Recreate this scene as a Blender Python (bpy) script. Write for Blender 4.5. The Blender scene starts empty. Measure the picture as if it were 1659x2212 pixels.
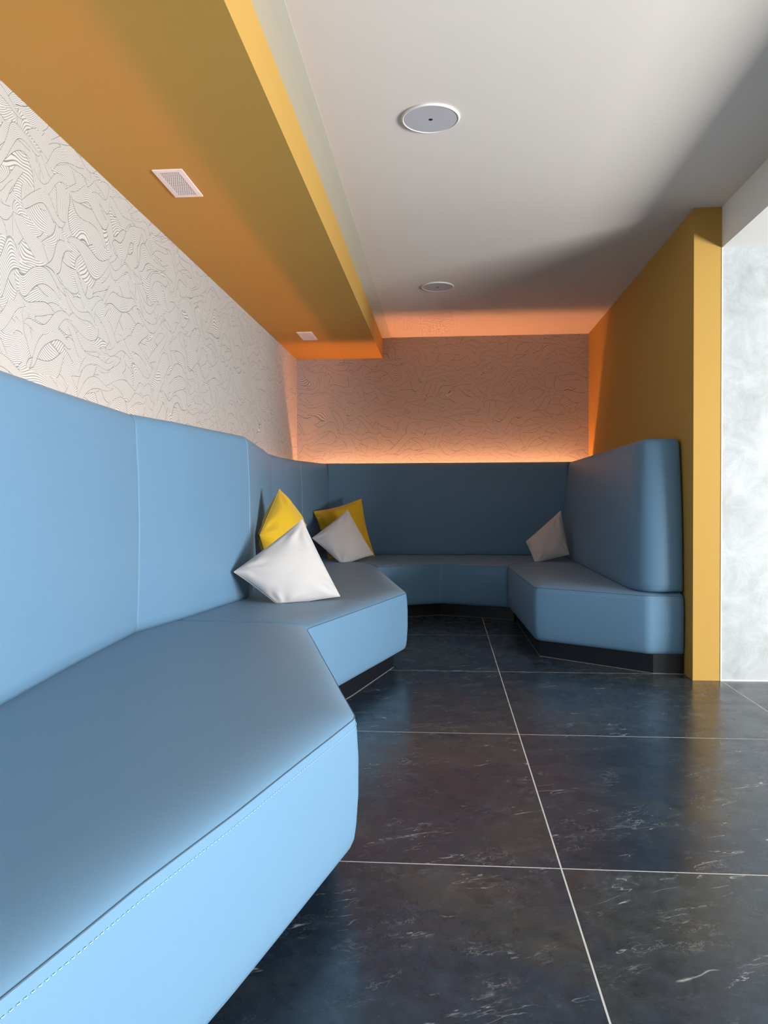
import bpy, bmesh, math, random
from mathutils import Vector, Matrix, noise
random.seed(7)
C = bpy.context.scene.collection
PI = math.pi

# ------------------------------------------------------------------ camera
FPX = 1666.35
YAW, PITCH, ROLL = 0.0786, -0.0163, -0.0035
fw = Vector((-math.sin(YAW), math.cos(YAW), 0)); rt = Vector((math.cos(YAW), math.sin(YAW), 0)); up = Vector((0, 0, 1))
f2 = fw*math.cos(PITCH)+up*math.sin(PITCH); u2 = up*math.cos(PITCH)-fw*math.sin(PITCH)
r3 = rt*math.cos(ROLL)+u2*math.sin(ROLL); u3 = u2*math.cos(ROLL)-rt*math.sin(ROLL)
cd = bpy.data.cameras.new('camera'); cam = bpy.data.objects.new('camera', cd); C.objects.link(cam)
cd.sensor_fit = 'VERTICAL'; cd.sensor_height = 36; cd.lens = FPX/2212*36; cd.clip_start = .02
M = Matrix((r3, u3, -f2)).transposed().to_4x4(); M.translation = Vector((0, 0, 1)); cam.matrix_world = M
bpy.context.scene.camera = cam

# ------------------------------------------------------------------ light and exposure
vs = bpy.context.scene.view_settings
vs.view_transform = 'Standard'; vs.look = 'None'; vs.gamma = 1; vs.use_curve_mapping = False; vs.exposure = 0.0
w = bpy.data.worlds.new('daylight'); bpy.context.scene.world = w; w.use_nodes = True
w.node_tree.nodes['Background'].inputs[0].default_value = (.75, .87, 1, 1)
w.node_tree.nodes['Background'].inputs[1].default_value = 1.0

def area(name, loc, rot, sx, sy, power, col, spread=PI):
    l = bpy.data.lights.new(name, 'AREA'); l.shape = 'RECTANGLE'; l.size = sx; l.size_y = sy
    l.energy = power; l.color = col; l.spread = spread
    o = bpy.data.objects.new(name, l); C.objects.link(o); o.location = loc; o.rotation_euler = rot
    return o
# daylight through the tall window in the right wall (area light's -Z turned to -X)
area('window_daylight', (5.5, -.45, .65), (0, PI/2+.45, 0), 1.15, 4.2, 960, (1.0, .985, .965))

# ------------------------------------------------------------------ materials
def mat(name, col, rough=.6, spec=.5, emit=None, strength=0, coat=0):
    m = bpy.data.materials.new(name); m.use_nodes = True
    b = m.node_tree.nodes['Principled BSDF']
    b.inputs['Base Color'].default_value = (*col, 1); b.inputs['Roughness'].default_value = rough
    b.inputs['Specular IOR Level'].default_value = spec
    if emit:
        b.inputs['Emission Color'].default_value = (*emit, 1); b.inputs['Emission Strength'].default_value = strength
    return m

class NT:
    def __init__(s, m): s.t = m.node_tree; s.b = s.t.nodes['Principled BSDF']
    def n(s, kind, **kw):
        x = s.t.nodes.new(kind)
        for k, v in kw.items(): setattr(x, k, v)
        return x
    def l(s, a, b): s.t.links.new(a, b)
    def put(s, inp, v):
        if isinstance(v, (int, float)): inp.default_value = v
        elif isinstance(v, (tuple, list)): inp.default_value = v
        else: s.l(v, inp)
    def m(s, op, a, b=0.0, c=None, clamp=False):
        x = s.n('ShaderNodeMath', operation=op, use_clamp=clamp); s.put(x.inputs[0], a); s.put(x.inputs[1], b)
        if c is not None: s.put(x.inputs[2], c)
        return x.outputs[0]
    def vm(s, op, a, b=None):
        x = s.n('ShaderNodeVectorMath', operation=op); s.put(x.inputs[0], a)
        if b is not None: s.put(x.inputs[1], b)
        return x.outputs[0]
    def noise(s, vec, scale, detail=4, rough=.55, dist=0, dim='3D'):
        x = s.n('ShaderNodeTexNoise', noise_dimensions=dim); s.put(x.inputs['Vector'], vec)
        x.inputs['Scale'].default_value = scale; x.inputs['Detail'].default_value = detail
        x.inputs['Roughness'].default_value = rough; x.inputs['Distortion'].default_value = dist
        return x
    def ramp(s, fac, stops):
        x = s.n('ShaderNodeValToRGB'); s.put(x.inputs[0], fac); e = x.color_ramp.elements
        e[0].position, e[0].color = stops[0][0], stops[0][1]; e[1].position, e[1].color = stops[-1][0], stops[-1][1]
        for p, c in stops[1:-1]:
            q = e.new(p); q.color = c
        return x.outputs[0]
    def mix(s, fac, a, b, blend='MIX'):
        x = s.n('ShaderNodeMix', data_type='RGBA', blend_type=blend)
        s.put(x.inputs[0], fac); s.put(x.inputs[6], a); s.put(x.inputs[7], b); return x.outputs[2]
    def bump(s, h, dist, strength=1):
        x = s.n('ShaderNodeBump'); x.inputs['Distance'].default_value = dist; x.inputs['Strength'].default_value = strength
        s.l(h, x.inputs['Height']); s.l(x.outputs[0], s.b.inputs['Normal'])

def paint(name, col, rough=.75, var=.04):
    m = mat(name, col, rough, .15); t = NT(m)
    g = t.n('ShaderNodeTexCoord').outputs['Object']
    a = t.noise(g, 1.3, 3).outputs[0]
    v = t.m('MULTIPLY_ADD', a, 2*var, 1-var)
    c = t.mix(1.0, (*col, 1), (1, 1, 1, 1), 'MULTIPLY')
    hs = t.n('ShaderNodeHueSaturation'); t.l(c, hs.inputs['Color']); t.l(v, hs.inputs['Value']); t.l(hs.outputs[0], t.b.inputs['Base Color'])
    t.bump(t.noise(g, 260, 2).outputs[0], .0004, .5)
    return m

def leather(name, col, rough=.5):
    m = mat(name, col, rough, .30); t = NT(m)
    g = t.n('ShaderNodeTexCoord').outputs['Object']
    vo = t.n('ShaderNodeTexVoronoi'); t.l(g, vo.inputs['Vector']); vo.inputs['Scale'].default_value = 650
    b = t.m('ADD', vo.outputs['Distance'], t.m('MULTIPLY', t.noise(g, 18, 3).outputs[0], 1.0))
    t.bump(b, .0004, .35)
    t.b.inputs['Sheen Weight'].default_value = .06
    return m

MUSTARD = paint('mustard_paint', (.455, .275, .068), .68)
CEIL = paint('off_white_ceiling_paint', (.75, .70, .65), .85, .02)
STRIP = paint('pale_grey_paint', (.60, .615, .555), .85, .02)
WHITE = paint('white_paint', (.80, .80, .78), .8, .02)
BLUE = leather('blue_leatherette', (.112, .228, .355), .48)
SEAM = mat('dark_blue_seam', (.045, .085, .13), .6)
THREAD = mat('pale_thread', (.26, .44, .58), .6)
BLACK = mat('black_laminate', (.006, .007, .010), .35)
SEALANT = mat('grey_sealant', (.16, .16, .155), .7)
PWHITE = mat('white_plastic', (.80, .77, .78), .45)
PGRILLE = paint('perforated_grey_grille', (.50, .50, .54), .5, .12)
DARK = mat('dark_hole', (.01, .01, .01), .8)
LED = mat('warm_led', (.9, .6, .4), .5, .2, (1.0, .34, .13), 82)
LED2 = mat('warm_led_side', (.9, .6, .4), .5, .2, (1.0, .27, .07), 62)

def cloth(name, col):
    m = mat(name, col, .8, .25); t = NT(m)
    g = t.n('ShaderNodeTexCoord').outputs['Object']
    t.bump(t.noise(g, 420, 2).outputs[0], .0006, .5)
    t.b.inputs['Sheen Weight'].default_value = .25
    return m
YELLOW_C = cloth('yellow_fabric', (.56, .35, .010))
WHITE_C = cloth('white_fabric', (.50, .49, .49))

def wallpaper():
    """hand-drawn hair-like strands: a flowing ground of fine lines under three scatters of leaf-shaped locks"""
    m = mat('wave_line_wallpaper', (.8, .8, .8), .8, .2); t = NT(m)
    uv = t.vm('MULTIPLY', t.n('ShaderNodeUVMap').outputs[0], (1.15, 1.22, 1))
    nz = t.noise(uv, 1.9, 1.0, .5, 0, '2D').outputs['Color']
    wv = t.vm('SCALE', t.vm('SUBTRACT', nz, (.5, .5, .5))); wv.node.inputs['Scale'].default_value = .30
    uvw = t.vm('ADD', uv, wv)
    def lines(phase, th=.13):
        tri = t.m('ABSOLUTE', t.m('SUBTRACT', t.m('FRACT', phase), .5))
        x = t.n('ShaderNodeMapRange'); t.l(tri, x.inputs[0])
        x.inputs[1].default_value = th; x.inputs[2].default_value = th+.05; x.inputs[3].default_value = 1; x.inputs[4].default_value = 0
        return x.outputs[0]
    def cell(sx, sy, off):
        S = (sx, sy, 1)
        qs = t.vm('ADD', t.vm('MULTIPLY', uvw, S), (off, off*1.7, 0))
        vo = t.n('ShaderNodeTexVoronoi', voronoi_dimensions='2D', feature='F1'); t.l(qs, vo.inputs['Vector']); vo.inputs['Scale'].default_value = 1
        vo.inputs['Randomness'].default_value = .8
        d = t.vm('DIVIDE', t.vm('SUBTRACT', qs, vo.outputs['Position']), S)
        cs = t.n('ShaderNodeSeparateColor'); t.l(vo.outputs['Color'], cs.inputs[0])
        ds = t.n('ShaderNodeSeparateXYZ'); t.l(d, ds.inputs[0])
        return cs.outputs, ds.outputs
    def leaf(sx, sy, off, L, W, ang, amp, k, n):
        cs, ds = cell(sx, sy, off)
        th = t.m('MULTIPLY', t.m('SUBTRACT', cs[0], .5), ang)
        co, si = t.m('COSINE', th), t.m('SINE', th)
        a = t.m('ADD', t.m('MULTIPLY', ds[0], co), t.m('MULTIPLY', ds[1], si))
        b = t.m('SUBTRACT', t.m('MULTIPLY', ds[1], co), t.m('MULTIPLY', ds[0], si))
        ph = t.m('MULTIPLY', cs[1], 6.28)
        b = t.m('ADD', b, t.m('MULTIPLY', t.m('SINE', t.m('MULTIPLY_ADD', a, k, ph)), amp))
        al = t.m('DIVIDE', a, L)
        wd = t.m('MULTIPLY', t.m('MAXIMUM', t.m('SUBTRACT', 1.0, t.m('MULTIPLY', al, al)), .001), t.m('MULTIPLY_ADD', cs[2], W*.7, W*.65))
        r = t.m('DIVIDE', b, wd)
        ra = t.m('ABSOLUTE', r)
        mask = t.m('LESS_THAN', ra, 1.0)
        ink = lines(t.m('MULTIPLY', t.m('ADD', r, 1.0), n/2), .11)
        # outline of even width
        ed = t.m('LESS_THAN', t.m('MULTIPLY', t.m('SUBTRACT', 1.0, ra), wd), .0016)
        return mask, t.m('MAXIMUM', t.m('MULTIPLY', ink, .75), ed)
    # flowing ground
    cs, ds = cell(2.3, 5.2, 3.1)
    sp = t.n('ShaderNodeSeparateXYZ'); t.l(uvw, sp.inputs[0])
    u, v = sp.outputs[0], sp.outputs[1]
    fl = t.noise(uv, 3.4, 1, .5, .2, '2D').outputs[0]
    w1 = t.m('MULTIPLY', t.m('SINE', t.m('MULTIPLY_ADD', u, 17.0, t.m('MULTIPLY', cs[0], 6.28))), .022)
    sl = t.m('MULTIPLY', ds[0], t.m('MULTIPLY', t.m('SUBTRACT', cs[1], .5), 1.4))
    ph = t.m('MULTIPLY', t.m('ADD', t.m('ADD', t.m('ADD', v, w1), sl), t.m('MULTIPLY', fl, .13)), 92.0)
    ink = t.m('MULTIPLY', lines(ph, .11), .75)
    for args in ((2.9, 7.4, 0.0, .19, .062, 1.3, .026, 17.0, 14), (3.3, 8.8, 7.7, .165, .050, 1.9, .024, 21.0, 12), (2.6, 6.6, 15.3, .20, .040, 1.2, .036, 19.0, 10)):
        mk, ik = leaf(*args)
        x = t.n('ShaderNodeMix', data_type='FLOAT'); t.l(mk, x.inputs[0]); t.l(ink, x.inputs[2]); t.l(ik, x.inputs[3]); ink = x.outputs[0]
    c = t.mix(ink, (.55, .54, .53, 1), (.07, .085, .07, 1)); t.l(c, t.b.inputs['Base Color'])
    return m
PAPER = wallpaper()

T0, GX, GY = 1.195, .3121, 3.2962
def floor_mat():
    m = mat('dark_slate_tiles', (.03, .035, .045), .3, .5); t = NT(m)
    g = t.n('ShaderNodeTexCoord').outputs['Object']
    sp = t.n('ShaderNodeSeparateXYZ'); t.l(g, sp.inputs[0])
    fx = t.m('DIVIDE', t.m('SUBTRACT', sp.outputs[0], GX), T0); fy = t.m('DIVIDE', t.m('SUBTRACT', sp.outputs[1], GY), T0)
    dx = t.m('ABSOLUTE', t.m('SUBTRACT', t.m('FRACT', t.m('ADD', fx, .5)), .5)); dy = t.m('ABSOLUTE', t.m('SUBTRACT', t.m('FRACT', t.m('ADD', fy, .5)), .5))
    gr = t.m('LESS_THAN', t.m('MINIMUM', dx, dy), .0022/T0)
    cb = t.n('ShaderNodeCombineXYZ'); t.l(t.m('FLOOR', fx), cb.inputs[0]); t.l(t.m('FLOOR', fy), cb.inputs[1])
    wn = t.n('ShaderNodeTexWhiteNoise', noise_dimensions='3D'); t.l(cb.outputs[0], wn.inputs['Vector'])
    off = t.vm('SCALE', wn.outputs['Color']); off.node.inputs['Scale'].default_value = 13
    p = t.vm('ADD', g, off)
    base = t.ramp(t.noise(p, 1.5, 5, .6, .5).outputs[0], [(.30, (.013, .024, .040, 1)), (.48, (.021, .034, .052, 1)), (.60, (.034, .043, .048, 1)), (.75, (.040, .058, .080, 1))])
    fine = t.ramp(t.noise(p, 19, 8, .72, .4).outputs[0], [(.30, (.62, .62, .62, 1)), (.60, (1.22, 1.22, 1.22, 1)), (.80, (1.9, 1.9, 1.9, 1))])
    c = t.mix(1, base, fine, 'MULTIPLY')
    rust = t.ramp(t.noise(p, 2.0, 7, .68, .6).outputs[0], [(.58, (0, 0, 0, 1)), (.76, (1, 1, 1, 1))])
    c = t.mix(t.m('MULTIPLY', rust, .24), c, (.15, .115, .085, 1))
    # pale broken scratches and veins, slanting across each tile
    mp = t.n('ShaderNodeMapping'); t.l(p, mp.inputs['Vector']); mp.inputs['Rotation'].default_value = (0, 0, -.42); mp.inputs['Scale'].default_value = (1, 1, 1)
    pr = mp.outputs[0]
    def veins(sx, sy, sc, wd, msc, lo, hi):
        n1 = t.noise(t.vm('MULTIPLY', pr, (sx, sy, 1)), sc, 4, .62, .35).outputs[0]
        v1 = t.ramp(t.m('ABSOLUTE', t.m('SUBTRACT', n1, .5)), [(0, (1, 1, 1, 1)), (wd, (0, 0, 0, 1))])
        mk = t.ramp(t.noise(t.vm('MULTIPLY', pr, (.8, 1.5, 1)), msc, 5, .65, .3).outputs[0], [(lo, (0, 0, 0, 1)), (hi, (1, 1, 1, 1))])
        return t.m('MULTIPLY', v1, mk)
    vv = t.m('MAXIMUM', t.m('MAXIMUM', veins(.45, 2.2, 2.4, .0048, 7.0, .565, .65), veins(.6, 2.6, 6.0, .010, 5.0, .58, .67)), t.m('MULTIPLY', veins(1.2, 2.2, 15.0, .022, 6.0, .52, .74), .5))
    c = t.mix(t.m('MULTIPLY', vv, .85), c, (.46, .47, .47, 1))
    c = t.mix(gr, c, (.52, .52, .50, 1)); t.l(c, t.b.inputs['Base Color'])
    ro = t.ramp(t.noise(p, 9, 4).outputs[0], [(.3, (.20, .20, .20, 1)), (.7, (.33, .33, .33, 1))])
    t.l(t.m('MAXIMUM', ro, t.m('MULTIPLY', gr, .8)), t.b.inputs['Roughness'])
    t.bump(t.noise(p, 30, 5, .6).outputs[0], .0003, .25)
    return m
FLOOR = floor_mat()

def marble():
    m = mat('pale_grey_stone_tile', (.7, .73, .74), .4, .4); t = NT(m)
    g = t.n('ShaderNodeTexCoord').outputs['Object']
    sp = t.n('ShaderNodeSeparateXYZ'); t.l(g, sp.inputs[0])
    c = t.ramp(t.noise(g, 6.5, 8, .7, .5).outputs[0], [(.34, (.33, .35, .355, 1)), (.50, (.40, .43, .445, 1)), (.64, (.46, .495, .515, 1))])
    n1 = t.noise(g, 5.5, 8, .75, .6).outputs[0]
    v = t.ramp(t.m('ABSOLUTE', t.m('SUBTRACT', n1, .47)), [(0, (1, 1, 1, 1)), (.010, (0, 0, 0, 1))])
    mk = t.ramp(t.noise(g, 3, 4).outputs[0], [(.48, (0, 0, 0, 1)), (.62, (1, 1, 1, 1))])
    c = t.mix(t.m('MULTIPLY', t.m('MULTIPLY', v, mk), .6), c, (.26, .27, .26, 1))
    z = t.m('ABSOLUTE', t.m('SUBTRACT', sp.outputs[2], 1.192)); j = t.m('LESS_THAN', z, .0012)
    x = t.m('ABSOLUTE', t.m('SUBTRACT', sp.outputs[0], 2.7)); j = t.m('MAXIMUM', j, t.m('LESS_THAN', x, .0012))
    c = t.mix(j, c, (.42, .43, .43, 1)); t.l(c, t.b.inputs['Base Color'])
    return m
MARBLE = marble()
GREY = paint('mid_grey_paint', (.17, .19, .22), .8)

# ------------------------------------------------------------------ helpers
def link(name, bm, m, parent=None, smooth=False):
    me = bpy.data.meshes.new(name); bmesh.ops.recalc_face_normals(bm, faces=bm.faces)
    bm.to_mesh(me); bm.free(); me.materials.append(m)
    if smooth:
        for p in me.polygons: p.use_smooth = True
    o = bpy.data.objects.new(name, me); C.objects.link(o)
    if parent: o.parent = parent; o.matrix_parent_inverse = Matrix.Translation(-parent.location)
    return o
def struct(name, bm, m):
    o = link(name, bm, m); o['kind'] = 'structure'; return o
def thing(name, label, cat, loc, group=None):
    o = bpy.data.objects.new(name, None); C.objects.link(o); o.location = loc; o.empty_display_size = .1
    o['label'] = label; o['category'] = cat
    if group: o['group'] = group
    return o
def box(bm, x0, x1, y0, y1, z0, z1):
    v = [bm.verts.new(p) for p in ((x0, y0, z0), (x1, y0, z0), (x1, y1, z0), (x0, y1, z0), (x0, y0, z1), (x1, y0, z1), (x1, y1, z1), (x0, y1, z1))]
    for f in ((0, 3, 2, 1), (4, 5, 6, 7), (0, 1, 5, 4), (1, 2, 6, 5), (2, 3, 7, 6), (3, 0, 4, 7)): bm.faces.new([v[i] for i in f])
def B(*a):
    bm = bmesh.new(); box(bm, *a); return bm
def prism(pts, z0, z1):
    bm = bmesh.new(); a = [bm.verts.new((x, y, z0)) for x, y in pts]; b = [bm.verts.new((x, y, z1)) for x, y in pts]
    bm.faces.new(a); bm.faces.new(b[::-1]); n = len(pts)
    for i in range(n): bm.faces.new((a[i], a[(i+1) % n], b[(i+1) % n], b[i]))
    return bm
def bevel(bm, w, seg=3):
    bmesh.ops.bevel(bm, geom=[e for e in bm.edges], offset=w, segments=seg, affect='EDGES', clamp_overlap=True)
    return bm
def tube(bm, pts, r, n=6, closed=False):
    rings = []; N = len(pts)
    for i, p in enumerate(pts):
        p = Vector(p)
        a = Vector(pts[(i-1) % N] if closed or i > 0 else pts[i]); b = Vector(pts[(i+1) % N] if closed or i < N-1 else pts[i])
        d = (b-a).normalized(); s = d.cross(Vector((0, 0, 1)))
        if s.length < 1e-3: s = d.cross(Vector((0, 1, 0)))
        s.normalize(); q = s.cross(d)
        rings.append([bm.verts.new(p+(s*math.cos(2*PI*k/n)+q*math.sin(2*PI*k/n))*r) for k in range(n)])
    for i in range(N if closed else N-1):
        A, Bq = rings[i], rings[(i+1) % N]
        for k in range(n): bm.faces.new((A[k], A[(k+1) % n], Bq[(k+1) % n], Bq[k]))

# ------------------------------------------------------------------ the room
XW, YB, HC, ZS, XS = -1.4521, 7.5451, 2.5807, 2.3819, -.6055
XR, YF = 5.6, -5.5
def paper_wall(name, p0, p1, z0, z1, thick):
    # an upright slab from p0 to p1 whose room side carries wallpaper, UVs in metres
    bm = bmesh.new(); a, b = Vector((*p0, 0)), Vector((*p1, 0)); L = (b-a).length; n = Vector((*thick, 0))
    uvl = bm.loops.layers.uv.new('UVMap')
    vs_ = [a+Vector((0, 0, z0)), b+Vector((0, 0, z0)), b+Vector((0, 0, z1)), a+Vector((0, 0, z1))]
    v = [bm.verts.new(p) for p in vs_]+[bm.verts.new(p+n) for p in vs_]
    for f in ((0, 1, 2, 3), (7, 6, 5, 4), (0, 4, 5, 1), (1, 5, 6, 2), (2, 6, 7, 3), (3, 7, 4, 0)):
        fc = bm.faces.new([v[i] for i in f])
        for lp in fc.loops:
            q = lp.vert.co; lp[uvl].uv = ((Vector((q.x, q.y, 0))-a).length + (3.3 if name == 'wall_back' else -2.5), q.z)
    return struct(name, bm, PAPER)
struct('floor', B(XW-.1, XR, YF, YB+.1, -.1, 0), FLOOR)
paper_wall('wall_left', (XW, YF), (XW, YB), 0, HC, (-.1, 0))
paper_wall('wall_back', (XW-.1, YB), (1.60, YB), 0, HC, (0, .1))
struct('ceiling', B(XW-.1, 1.6, YF, YB+.1, HC, HC+.1), CEIL)
struct('trim_1', B(XW, XS, YF, YB, ZS, HC), MUSTARD)                                     # dropped mustard soffit
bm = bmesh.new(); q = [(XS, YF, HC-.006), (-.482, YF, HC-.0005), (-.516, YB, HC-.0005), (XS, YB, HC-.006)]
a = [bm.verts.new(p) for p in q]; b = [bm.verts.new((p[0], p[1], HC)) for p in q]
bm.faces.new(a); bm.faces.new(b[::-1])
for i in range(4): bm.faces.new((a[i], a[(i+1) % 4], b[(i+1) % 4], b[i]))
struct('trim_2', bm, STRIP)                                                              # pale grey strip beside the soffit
struct('wall_right', prism([(1.3561, 4.343), (1.5039, 4.343), (1.5039, YB), (1.3773, YB)], 0, HC), MUSTARD)
struct('wall_far', B(1.5045, XR, 4.345, 4.445, 0, 2.36), MARBLE)
struct('trim_3', B(1.5039, XR, YF, 4.345, 2.36, HC+.05), WHITE)                            # lowered ceiling with its edge
struct('trim_4', B(1.5025, 1.5075, 4.3395, 4.344, 0, 2.36), WHITE)                        # white corner bead
struct('trim_5', B(1.5045, XR, 4.3405, 4.345, 0, .006), WHITE)
# window wall on the daylight side, outside the frame, and the wall behind the camera
bm = bmesh.new(); box(bm, XR, XR+.15, YF, -2.6, 0, 2.5); box(bm, XR, XR+.15, 1.7, 4.445, 0, 2.5); box(bm, XR, XR+.15, -2.6, 1.7, 1.35, 2.5)
struct('wall_window', bm, GREY)
bm = bmesh.new()
for y in (-2.6, -1.18, .24, 1.66): box(bm, XR+.05, XR+.1, y, y+.04, 0, 1.35)
struct('window_1', bm, WHITE)
struct('wall_front', B(XW-.1, XR, YF-.1, YF, 0, HC), GREY)

# ------------------------------------------------------------------ banquette benches
def lerp(a, b, t): return a+(b-a)*t
def fillet(pts, r, seg=5):
    out = [Vector(pts[0])]
    for i in range(1, len(pts)-1):
        p0, p, p1 = Vector(pts[i-1]), Vector(pts[i]), Vector(pts[i+1])
        a, b = (p0-p), (p1-p); rr = min(r, a.length*.45, b.length*.45)
        A, Bv = p+a.normalized()*rr, p+b.normalized()*rr
        for k in range(seg+1):
            t = k/seg; out.append((1-t)**2*A+2*t*(1-t)*p+t*t*Bv)
    out.append(Vector(pts[-1])); return out
def dens(pts, step, ends=()):
    out = [pts[0]]
    for a, b in zip(pts, pts[1:]):
        n = max(1, int(math.ceil((b-a).length/step)))
        for k in range(1, n+1): out.append(lerp(a, b, k/n))
    # extra stations close to both ends so that the ends can roll over
    L = [0]
    for a, b in zip(out, out[1:]): L.append(L[-1]+(b-a).length)
    tot = L[-1]; want = sorted(set([round(x, 5) for x in L]+[round(x, 5) for e in ends for x in (e, tot-e)]))
    res = []
    for s in want:
        for i in range(len(out)-1):
            if L[i]-1e-6 <= s <= L[i+1]+1e-6:
                d = L[i+1]-L[i]; res.append((lerp(out[i], out[i+1], 0 if d < 1e-9 else (s-L[i])/d), s)); break
    return res, tot
def along(pts, fr):
    pts = [Vector(p) for p in pts]; L = [0]
    for a, b in zip(pts, pts[1:]): L.append(L[-1]+(b-a).length)
    s = fr*L[-1]
    for i in range(len(pts)-1):
        if s <= L[i+1]+1e-9:
            return lerp(pts[i], pts[i+1], (s-L[i])/max(1e-9, L[i+1]-L[i]))
    return pts[-1]
def loft(front, back, prof, inner, rad=.03, endr=.022, lean=0, miter=(True, True), fil=.03, z_back=None, sharp=(), amp=.0018, seed=0, lens=None):
    """upholstered block: prof = [(t, z)] from the bottom front edge over the face to the top, t measured inward"""
    es = (.002, .006, .012, .020, .030)
    st, tot = dens(fillet(front, fil), .07, es)
    bm = bmesh.new(); rings = []; N = len(st)
    zt = prof[-1][1]; zb = prof[0][1]
    F = [p for p, s in st]
    corners = []
    fr = [Vector(p) for p in front]
    cen = along(back, .5)
    for i in range(1, len(fr)-1):
        d0, d1 = (fr[i]-fr[i-1]).normalized(), (fr[i+1]-fr[i]).normalized(); tg = (d0+d1).normalized()
        nn = Vector((-tg.y, tg.x))
        if nn.dot(along(back, .2+.6*i/len(fr))-fr[i]) < 0: nn = -nn
        corners.append((fr[i], nn/max(.5, tg.dot(d0))))
    for i, (p, s) in enumerate(st):
        Bp = along(back, s/tot)
        d = ((F[min(i+1, N-1)]-F[i]).normalized() if i < N-1 else Vector((0, 0)))
        e = ((F[i]-F[i-1]).normalized() if i > 0 else Vector((0, 0)))
        if d.length == 0: d = e
        if e.length == 0: e = d
        tg = (d+e).normalized(); nrm = Vector((-tg.y, tg.x))
        if nrm.dot(Bp-p) < 0: nrm = -nrm
        k = 1/max(.5, tg.dot(d))
        m = nrm
        for cp, cm in corners:
            dc = (p-cp).length
            if dc < .2:
                base_n = nrm if dc > fil*1.05 else cm
                m = lerp(cm, nrm, dc/.2) if dc > fil*1.05 else lerp(cm, nrm, .1)
        for end, dist in ((0, s), (1, tot-s)):
            if miter[end] and dist < .25:
                E = Vector(front[0] if end == 0 else front[-1]); EB = Vector(back[0] if end == 0 else back[-1])
                u = (EB-E).normalized(); u = u/max(.35, u.dot(nrm)); m = lerp(u, m, dist/.25)
        ed = min(s, tot-s); roll = 0
        if ed < endr: roll = endr-math.sqrt(max(0, endr*endr-(endr-ed)**2))
        ring = []
        tl = prof[-1][0]
        for t, z in prof:
            tt = t+lean*(z-zb)+roll*.7
            zz = z - (roll if z > (zt+zb)/2 and t < 9 else 0)*(1 if z > zt-.05 else .25)
            nv = noise.noise(Vector((p.x*3+seed, p.y*3, z*4)))*amp
            q = p+m*(tt+nv); ring.append(Vector((q.x, q.y, zz)))
        last = Vector((ring[-1].x, ring[-1].y))
        for k2 in (1, 2, 3, 4, 5, 6):
            q = lerp(last, Bp, k2/6)
            nv = noise.noise(Vector((q.x*2.3+seed, q.y*2.3, 5)))*amp*1.2*(1 if k2 < 6 else 0)
            ring.append(Vector((q.x, q.y, zt-roll+nv)))
        ring.append(Vector((Bp.x, Bp.y, zb)))
        rings.append(ring)
    vr = [[bm.verts.new(p) for p in r] for r in rings]; n = len(vr[0])
    for i in range(N-1):
        for k in range(n):
            f = bm.faces.new((vr[i][k], vr[i+1][k], vr[i+1][(k+1) % n], vr[i][(k+1) % n])); f.smooth = True
    for r in (vr[0], vr[-1]): bm.faces.new(r)
    bm.edges.ensure_lookup_table()
    for r in (0, N-1):
        for k in range(n):
            e = bm.edges.get((vr[r][k], vr[r][(k+1) % n]))
            if e: e.smooth = False
    for k in sharp:
        for i in range(N-1):
            e = bm.edges.get((vr[i][k], vr[i+1][k]))
            if e: e.smooth = False
    for k in (n-1, n-2, 0):
        for i in range(N-1):
            e = bm.edges.get((vr[i][k], vr[i+1][k]))
            if e: e.smooth = False
    return bm, rings

SEAT = [(.045, .108), (.022, .110), (.008, .119), (.001, .135), (-.004, .17), (-.009, .25), (-.009, .34), (-.005, .41), (0, .444),
        (.005, .4485), (.016, .4545), (.034, .4605), (.058, .4650), (.085, .4680), (.12, .4700), (.17, .4710)]
KS = 8
def seat_cushion(root, front, back, stitch=False, **kw):
    bm, rings = loft(front, back, SEAT, None, sharp=(KS,), **kw)
    o = link('seat_cushion', bm, BLUE, root)
    bm = bmesh.new(); tube(bm, [r[KS]+Vector((0, 0, .0006)) for r in rings], .0013, 6); link('seam', bm, SEAM, o, True)
    if stitch:
        bm = bmesh.new()
        pl = [lerp(r[KS], r[KS-1], .55) for r in rings]; out = [(r[KS-1]-lerp(r[KS-1], r[-1], .1)) for r in rings]
        L = [0]
        for a, b in zip(pl, pl[1:]): L.append(L[-1]+(b-a).length)
        s = .03
        while s < L[-1]-.03:
            i = max(k for k in range(len(L)) if L[k] <= s); i = min(i, len(L)-2)
            d = (pl[i+1]-pl[i]).normalized(); p = pl[i]+d*(s-L[i]); o2 = Vector((out[i].x, out[i].y, 0)).normalized()*.0012
            tube(bm, [p-d*.0030+o2*.2, p-d*.0016+o2, p+d*.0016+o2, p+d*.0030+o2*.2], .0009, 5)
            s += .0115
        link('stitching', bm, THREAD, o, True)
    return o
BACK = [(.030, .466), (.012, .470), (.003, .485), (0, .52), (-.008, .70), (-.012, .90), (-.009, 1.10), (-.002, 1.24), (.000, 1.295), (.004, 1.318), (.013, 1.335), (.030, 1.3445), (.050, 1.347)]
def backrest(root, front, back, **kw):
    kw.setdefault('endr', .010)
    bm, rings = loft(front, back, BACK, None, **kw)
    return link('backrest', bm, BLUE, root)
def plinth(root, pts, pts_line):
    o = link('plinth', prism(pts, 0, .112), BLACK, root)
    bm = bmesh.new(); tube(bm, [(x, y, .0015) for x, y in pts_line], .0022, 6); link('sealant_bead', bm, SEALANT, o)

XB = -1.385; YBK = 7.44
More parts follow.
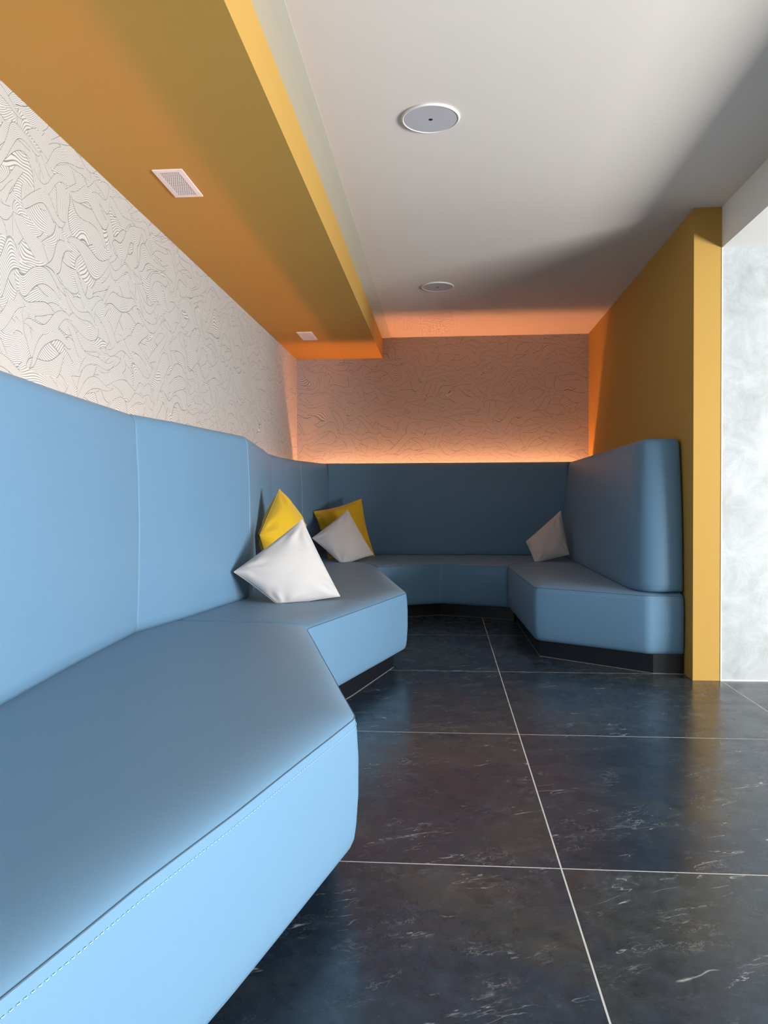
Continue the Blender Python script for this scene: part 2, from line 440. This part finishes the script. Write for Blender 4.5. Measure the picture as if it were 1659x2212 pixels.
# near left bench
r1 = thing('banquette_bench', 'blue leatherette bench unit in the foreground at left, with a stitched front edge', 'bench', (-.9, 1.8, 0))
seat_cushion(r1, [(-.60, .30), (-.50, .79), (-.44, 1.07), (-.372, 1.33), (-.227, 1.943), (-.59, 3.263)], [(XB, .30), (XB, 3.33)], stitch=True, miter=(False, True))
backrest(r1, [(-1.20, .25), (-1.075, 1.35), (-1.135, 1.9), (-1.18, 2.35), (-1.225, 2.985)], [(XB, .25), (XB, 3.03)], miter=(False, False))
fp = [(-.80, .32), (-.72, .9), (-.66, 1.33), (-.50, 1.93), (-.75, 3.24)]
plinth(r1, fp+[(XB, 3.30), (XB, .32)], fp)
# second left bench
r2 = thing('banquette_bench', 'blue leatherette bench unit at left that carries the four heaped cushions', 'bench', (-.9, 5.0, 0))
seat_cushion(r2, [(-.59, 3.265), (-.227, 4.55), (-.564, 6.29)], [(XB, 3.332), (XB, YBK)], miter=(True, True), seed=3)
backrest(r2, [(-1.225, 2.988), (-1.155, 3.35), (-1.060, 4.095)], [(XB, 3.035), (XB, 4.12)], miter=(False, False), seed=5)
backrest(r2, [(-1.058, 4.098), (-1.10, 4.40), (-1.20, 5.12), (-1.285, 5.64)], [(XB, 4.123), (XB, 5.62)], miter=(False, False), seed=6)
backrest(r2, [(-1.288, 5.645), (-1.30, 6.2), (-1.262, 6.72)], [(XB, 5.625), (XB, 6.72)], miter=(False, False), seed=7)
backrest(r2, [(-1.261, 6.723), (-1.19, 7.05), (-1.115, 7.318)], [(XB, 6.724), (XB, 7.318)], miter=(False, False), seed=8)
fp = [(-.66, 3.27), (-.47, 3.9), (-.308, 4.565), (-.36, 4.9), (-.64, 6.27)]
plinth(r2, fp+[(XB, 7.40), (XB, 3.34)], fp)
# bench across the back
r3_ = thing('banquette_bench', 'dark shaded blue bench unit along the back wall, between the two side benches', 'bench', (0, 7.0, 0))
seat_cushion(r3_, [(-.560, 6.292), (-.04, 6.565), (.511, 6.332)], [(XB+.01, YBK), (1.335, YBK)], miter=(True, True), seed=9)
backrest(r3_, [(-1.118, 7.325), (1.150, 7.325)], [(-1.38, 7.372), (1.345, 7.372)], miter=(False, False), seed=10)
fp = [(-.62, 6.40), (-.04, 6.66), (.57, 6.43)]
plinth(r3_, fp+[(1.30, 7.40), (-1.33, 7.40)], fp)
# right bench
r4 = thing('banquette_bench', 'blue bench unit at right, against the mustard partition, with a rounded end', 'bench', (1.0, 5.4, 0))
seat_cushion(r4, [(.515, 6.330), (.560, 4.89), (1.152, 4.486), (1.352, 4.478)], [(1.345, YBK), (1.352, 4.75)], stitch=True, miter=(True, False), seed=11)
bm_, rg = loft([(1.085, 7.30), (1.075, 6.0), (1.062, 4.66), (1.105, 4.53), (1.20, 4.465), (1.352, 4.488)], [(1.350, 7.30), (1.352, 4.80)],
               BACK, None, lean=.075, miter=(False, False), fil=.07, seed=12)
for v in bm_.verts: v.co.x = min(v.co.x, 1.353)
link('backrest', bm_, BLUE, r4)
fp = [(.58, 6.38), (.60, 4.95), (1.185, 4.50), (1.352, 4.492)]
plinth(r4, fp+[(1.352, 7.40), (1.3, 7.41)], fp)

# ------------------------------------------------------------------ hidden warm light strips behind the backrests
s = link('light_strip', B(-1.30, 1.32, 7.462, 7.500, 1.172, 1.178), LED)
s['label'] = 'orange glowing light strip tucked behind the top of the rear backrest'; s['category'] = 'light strip'
s = link('light_strip', B(-1.436, -1.428, 1.0, 7.45, 1.22, 1.23), LED2)
s['label'] = 'orange glowing light strip tucked behind the long left backrests'; s['category'] = 'light strip'

# ------------------------------------------------------------------ cushions
def pillow(label, corners, thick, m, seed, center=None, pinch=.055, wr=.006, wave=0):
    """corners: four 3D points in order round the cushion"""
    c = [Vector(p) for p in corners]; base = sum(c, Vector())/4
    N = 40
    nrm = (c[1]-c[3]).cross(c[2]-c[0]).normalized()
    root = thing('cushion', label, 'cushion', (base.x, base.y, min(p.z for p in c)), 'scatter cushions on the benches')
    def P(u, v, side):
        a, b = u*2-1, v*2-1
        # pull the edges in between the corners
        uu = .5+.5*a*(1-pinch*(1-b*b)); vv = .5+.5*b*(1-pinch*(1-a*a))
        p = (1-uu)*(1-vv)*c[0]+uu*(1-vv)*c[1]+uu*vv*c[2]+(1-uu)*vv*c[3]
        h = ((1-a*a)*(1-b*b))
        hh = thick*.5*(h**.55)*(1-.10*h)
        # tension folds that fan out from the corners
        w_ = 0
        for k, (ca, cb) in enumerate(((-1, -1), (1, -1), (1, 1), (-1, 1))):
            dx, dy = a-ca, b-cb; r = math.hypot(dx, dy); an = math.atan2(dy, dx)
            w_ += math.sin(an*9+seed*1.7+k*2.1+noise.noise(Vector((a*2, b*2, seed+k)))*3)*math.exp(-((r-.42)/.30)**2)
        e = min(1, h*5)
        hh += wr*w_*e+noise.noise(Vector((a*1.6+seed, b*1.6, side*3)))*.012*e
        p = p+nrm*wave*math.sin(7*a*b+5*a-4*b+seed)*(1-h)
        return p+nrm*side*hh
    bm = bmesh.new(); g = {}
    for sd in (1, -1):
        for i in range(N+1):
            for j in range(N+1):
                edge = i in (0, N) or j in (0, N)
                if sd == -1 and edge: g[sd, i, j] = g[1, i, j]; continue
                # denser toward the edges
                u, v = .5-.5*math.cos(PI*i/N), .5-.5*math.cos(PI*j/N)
                g[sd, i, j] = bm.verts.new(P(u, v, sd))
        for i in range(N):
            for j in range(N):
                q = [g[sd, i, j], g[sd, i+1, j], g[sd, i+1, j+1], g[sd, i, j+1]]
                bm.faces.new(q if sd == 1 else q[::-1])
    # settle on the seat
    for v in bm.verts:
        if v.co.z < .474: v.co.z = .474+(v.co.z-.474)*.04
    pipe = [g[1, i, 0].co.copy() for i in range(N)]+[g[1, N, j].co.copy() for j in range(N)]+[g[1, i, N].co.copy() for i in range(N, 0, -1)]+[g[1, 0, j].co.copy() for j in range(N, 0, -1)]
    cov = link('cover', bm, m, root, True)
    bm = bmesh.new(); tube(bm, pipe, .0022, 6, True); link('seam', bm, m, root, True)
    return root
pillow('yellow cushion standing on its corner behind the largest white cushion', [(-1.000, 4.62, 1.065), (-1.045, 4.30, .80), (-.99, 4.45, .50), (-.865, 4.78, .84)], .20, YELLOW_C, 1, pinch=.0, wr=.010)
pillow('bright white cushion, nearest and largest, lying tilted on the left bench', [(-.755, 4.05, .895), (-1.065, 3.83, .635), (-.84, 3.88, .455), (-.555, 4.05, .488)], .17, WHITE_C, 2, pinch=.025, wr=.007)
pillow('yellow cushion upright in the far left corner behind a greyish white cushion', [(-1.185, 6.93, .895), (-.765, 7.04, 1.00), (-.635, 6.92, .485), (-1.04, 6.85, .47)], .13, YELLOW_C, 3, pinch=.05, wr=.009, wave=.022)
pillow('greyish white cushion leaning on the yellow cushion in the far left corner', [(-.85, 6.72, .91), (-1.135, 6.55, .67), (-.86, 6.45, .45), (-.615, 6.62, .525)], .15, WHITE_C, 4, pinch=.02)
pillow('dim beige white cushion alone at the right end of the rear bench', [(1.00, 6.78, .895), (.70, 6.75, .63), (.76, 6.58, .46), (1.045, 6.60, .53)], .13, WHITE_C, 5, pinch=.02)

# ------------------------------------------------------------------ ceiling speakers
def lathe(bm, cx, cy, prof, n=64):
    rings = []
    for r, z in prof: rings.append([bm.verts.new((cx+r*math.cos(2*PI*k/n), cy+r*math.sin(2*PI*k/n), z)) for k in range(n)])
    for A, Bq in zip(rings, rings[1:]):
        for k in range(n): bm.faces.new((A[k], A[(k+1) % n], Bq[(k+1) % n], Bq[k]))
    return rings
def speaker(x, y, label):
    root = thing('ceiling_speaker', label, 'ceiling speaker', (x, y, HC), 'round speakers in the ceiling')
    bm = bmesh.new(); lathe(bm, x, y, [(.119, HC-.0005), (.121, HC-.004), (.1195, HC-.0075), (.116, HC-.0095), (.1125, HC-.0088), (.1115, HC-.006)]); link('rim', bm, PWHITE, root, True)
    bm = bmesh.new(); rg = lathe(bm, x, y, [(.1118, HC-.0055), (.111, HC-.0072), (.108, HC-.0076), (.05, HC-.0079), (.0090, HC-.0080), (.0090, HC-.003)]); bm.faces.new(rg[-1]); link('grille', bm, PGRILLE, root, False)
    bm = bmesh.new(); rg = lathe(bm, x, y, [(.0088, HC-.0081), (.0088, HC-.0040)], 24); bm.faces.new(rg[0]); bm.faces.new(rg[-1]); link('centre_hole', bm, DARK, root)
speaker(-.055, 3.228, 'round grey and white speaker in the ceiling, the larger and nearer one')
speaker(-.050, 5.765, 'round grey and white speaker in the ceiling, the far one near the orange glow')

# ------------------------------------------------------------------ soffit air vents
def vent(x0, x1, y0, y1, label):
    root = thing('air_vent', label, 'air vent', ((x0+x1)/2, (y0+y1)/2, ZS), 'air vents under the mustard soffit')
    z = ZS; fw_ = .021
    bm = bmesh.new()
    out = [(x0, y0), (x1, y0), (x1, y1), (x0, y1)]; inn = [(x0+fw_, y0+fw_), (x1-fw_, y0+fw_), (x1-fw_, y1-fw_), (x0+fw_, y1-fw_)]
    lv = [[bm.verts.new((p[0], p[1], zz)) for p in ps] for ps, zz in ((out, z-.0002), (out, z-.005), (inn, z-.0062), (inn, z-.004))]
    for A, Bq in zip(lv, lv[1:]):
        for k in range(4): bm.faces.new((A[k], A[(k+1) % 4], Bq[(k+1) % 4], Bq[k]))
    link('frame', bm, PWHITE, root)
    link('backing', B(x0+fw_+.0005, x1-fw_-.0005, y0+fw_+.0005, y1-fw_-.0005, z-.0018, z-.0004), DARK, root)
    # perforated plate: staggered slots, each cell a little frame round its slot
    bm = bmesh.new(); X0, X1, Y0, Y1 = x0+fw_, x1-fw_, y0+fw_, y1-fw_
    nx, ny = 10, 22; cw, ch = (X1-X0)/nx, (Y1-Y0)/ny; zz = z-.0058
    for j in range(ny):
        off = .5*cw if j % 2 else 0
        for i in range(-1, nx+1):
            a, b = max(X0, X0+i*cw+off), min(X1, X0+(i+1)*cw+off)
            if b-a < 1e-5: continue
            c0, c1 = Y0+j*ch, Y0+(j+1)*ch
            O = [(a, c0), (b, c0), (b, c1), (a, c1)]; mx, my = (a+b)/2, (c0+c1)/2; hx, hy = (b-a)*.35, ch*.40
            I = [(mx-hx, my-hy), (mx+hx, my-hy), (mx+hx, my+hy), (mx-hx, my+hy)]
            vo = [bm.verts.new((*p, zz)) for p in O]; vi = [bm.verts.new((*p, zz)) for p in I]; vk = [bm.verts.new((*p, zz+.0015)) for p in I]
            for k in range(4):
                bm.faces.new((vo[k], vo[(k+1) % 4], vi[(k+1) % 4], vi[k])); bm.faces.new((vi[k], vi[(k+1) % 4], vk[(k+1) % 4], vk[k]))
    link('grille', bm, PWHITE, root)
vent(-1.218, -1.090, 3.163, 3.449, 'white perforated air vent in the mustard soffit, the nearer and larger one')
vent(-1.216, -1.088, 6.307, 6.613, 'white perforated air vent in the mustard soffit, the small far one')
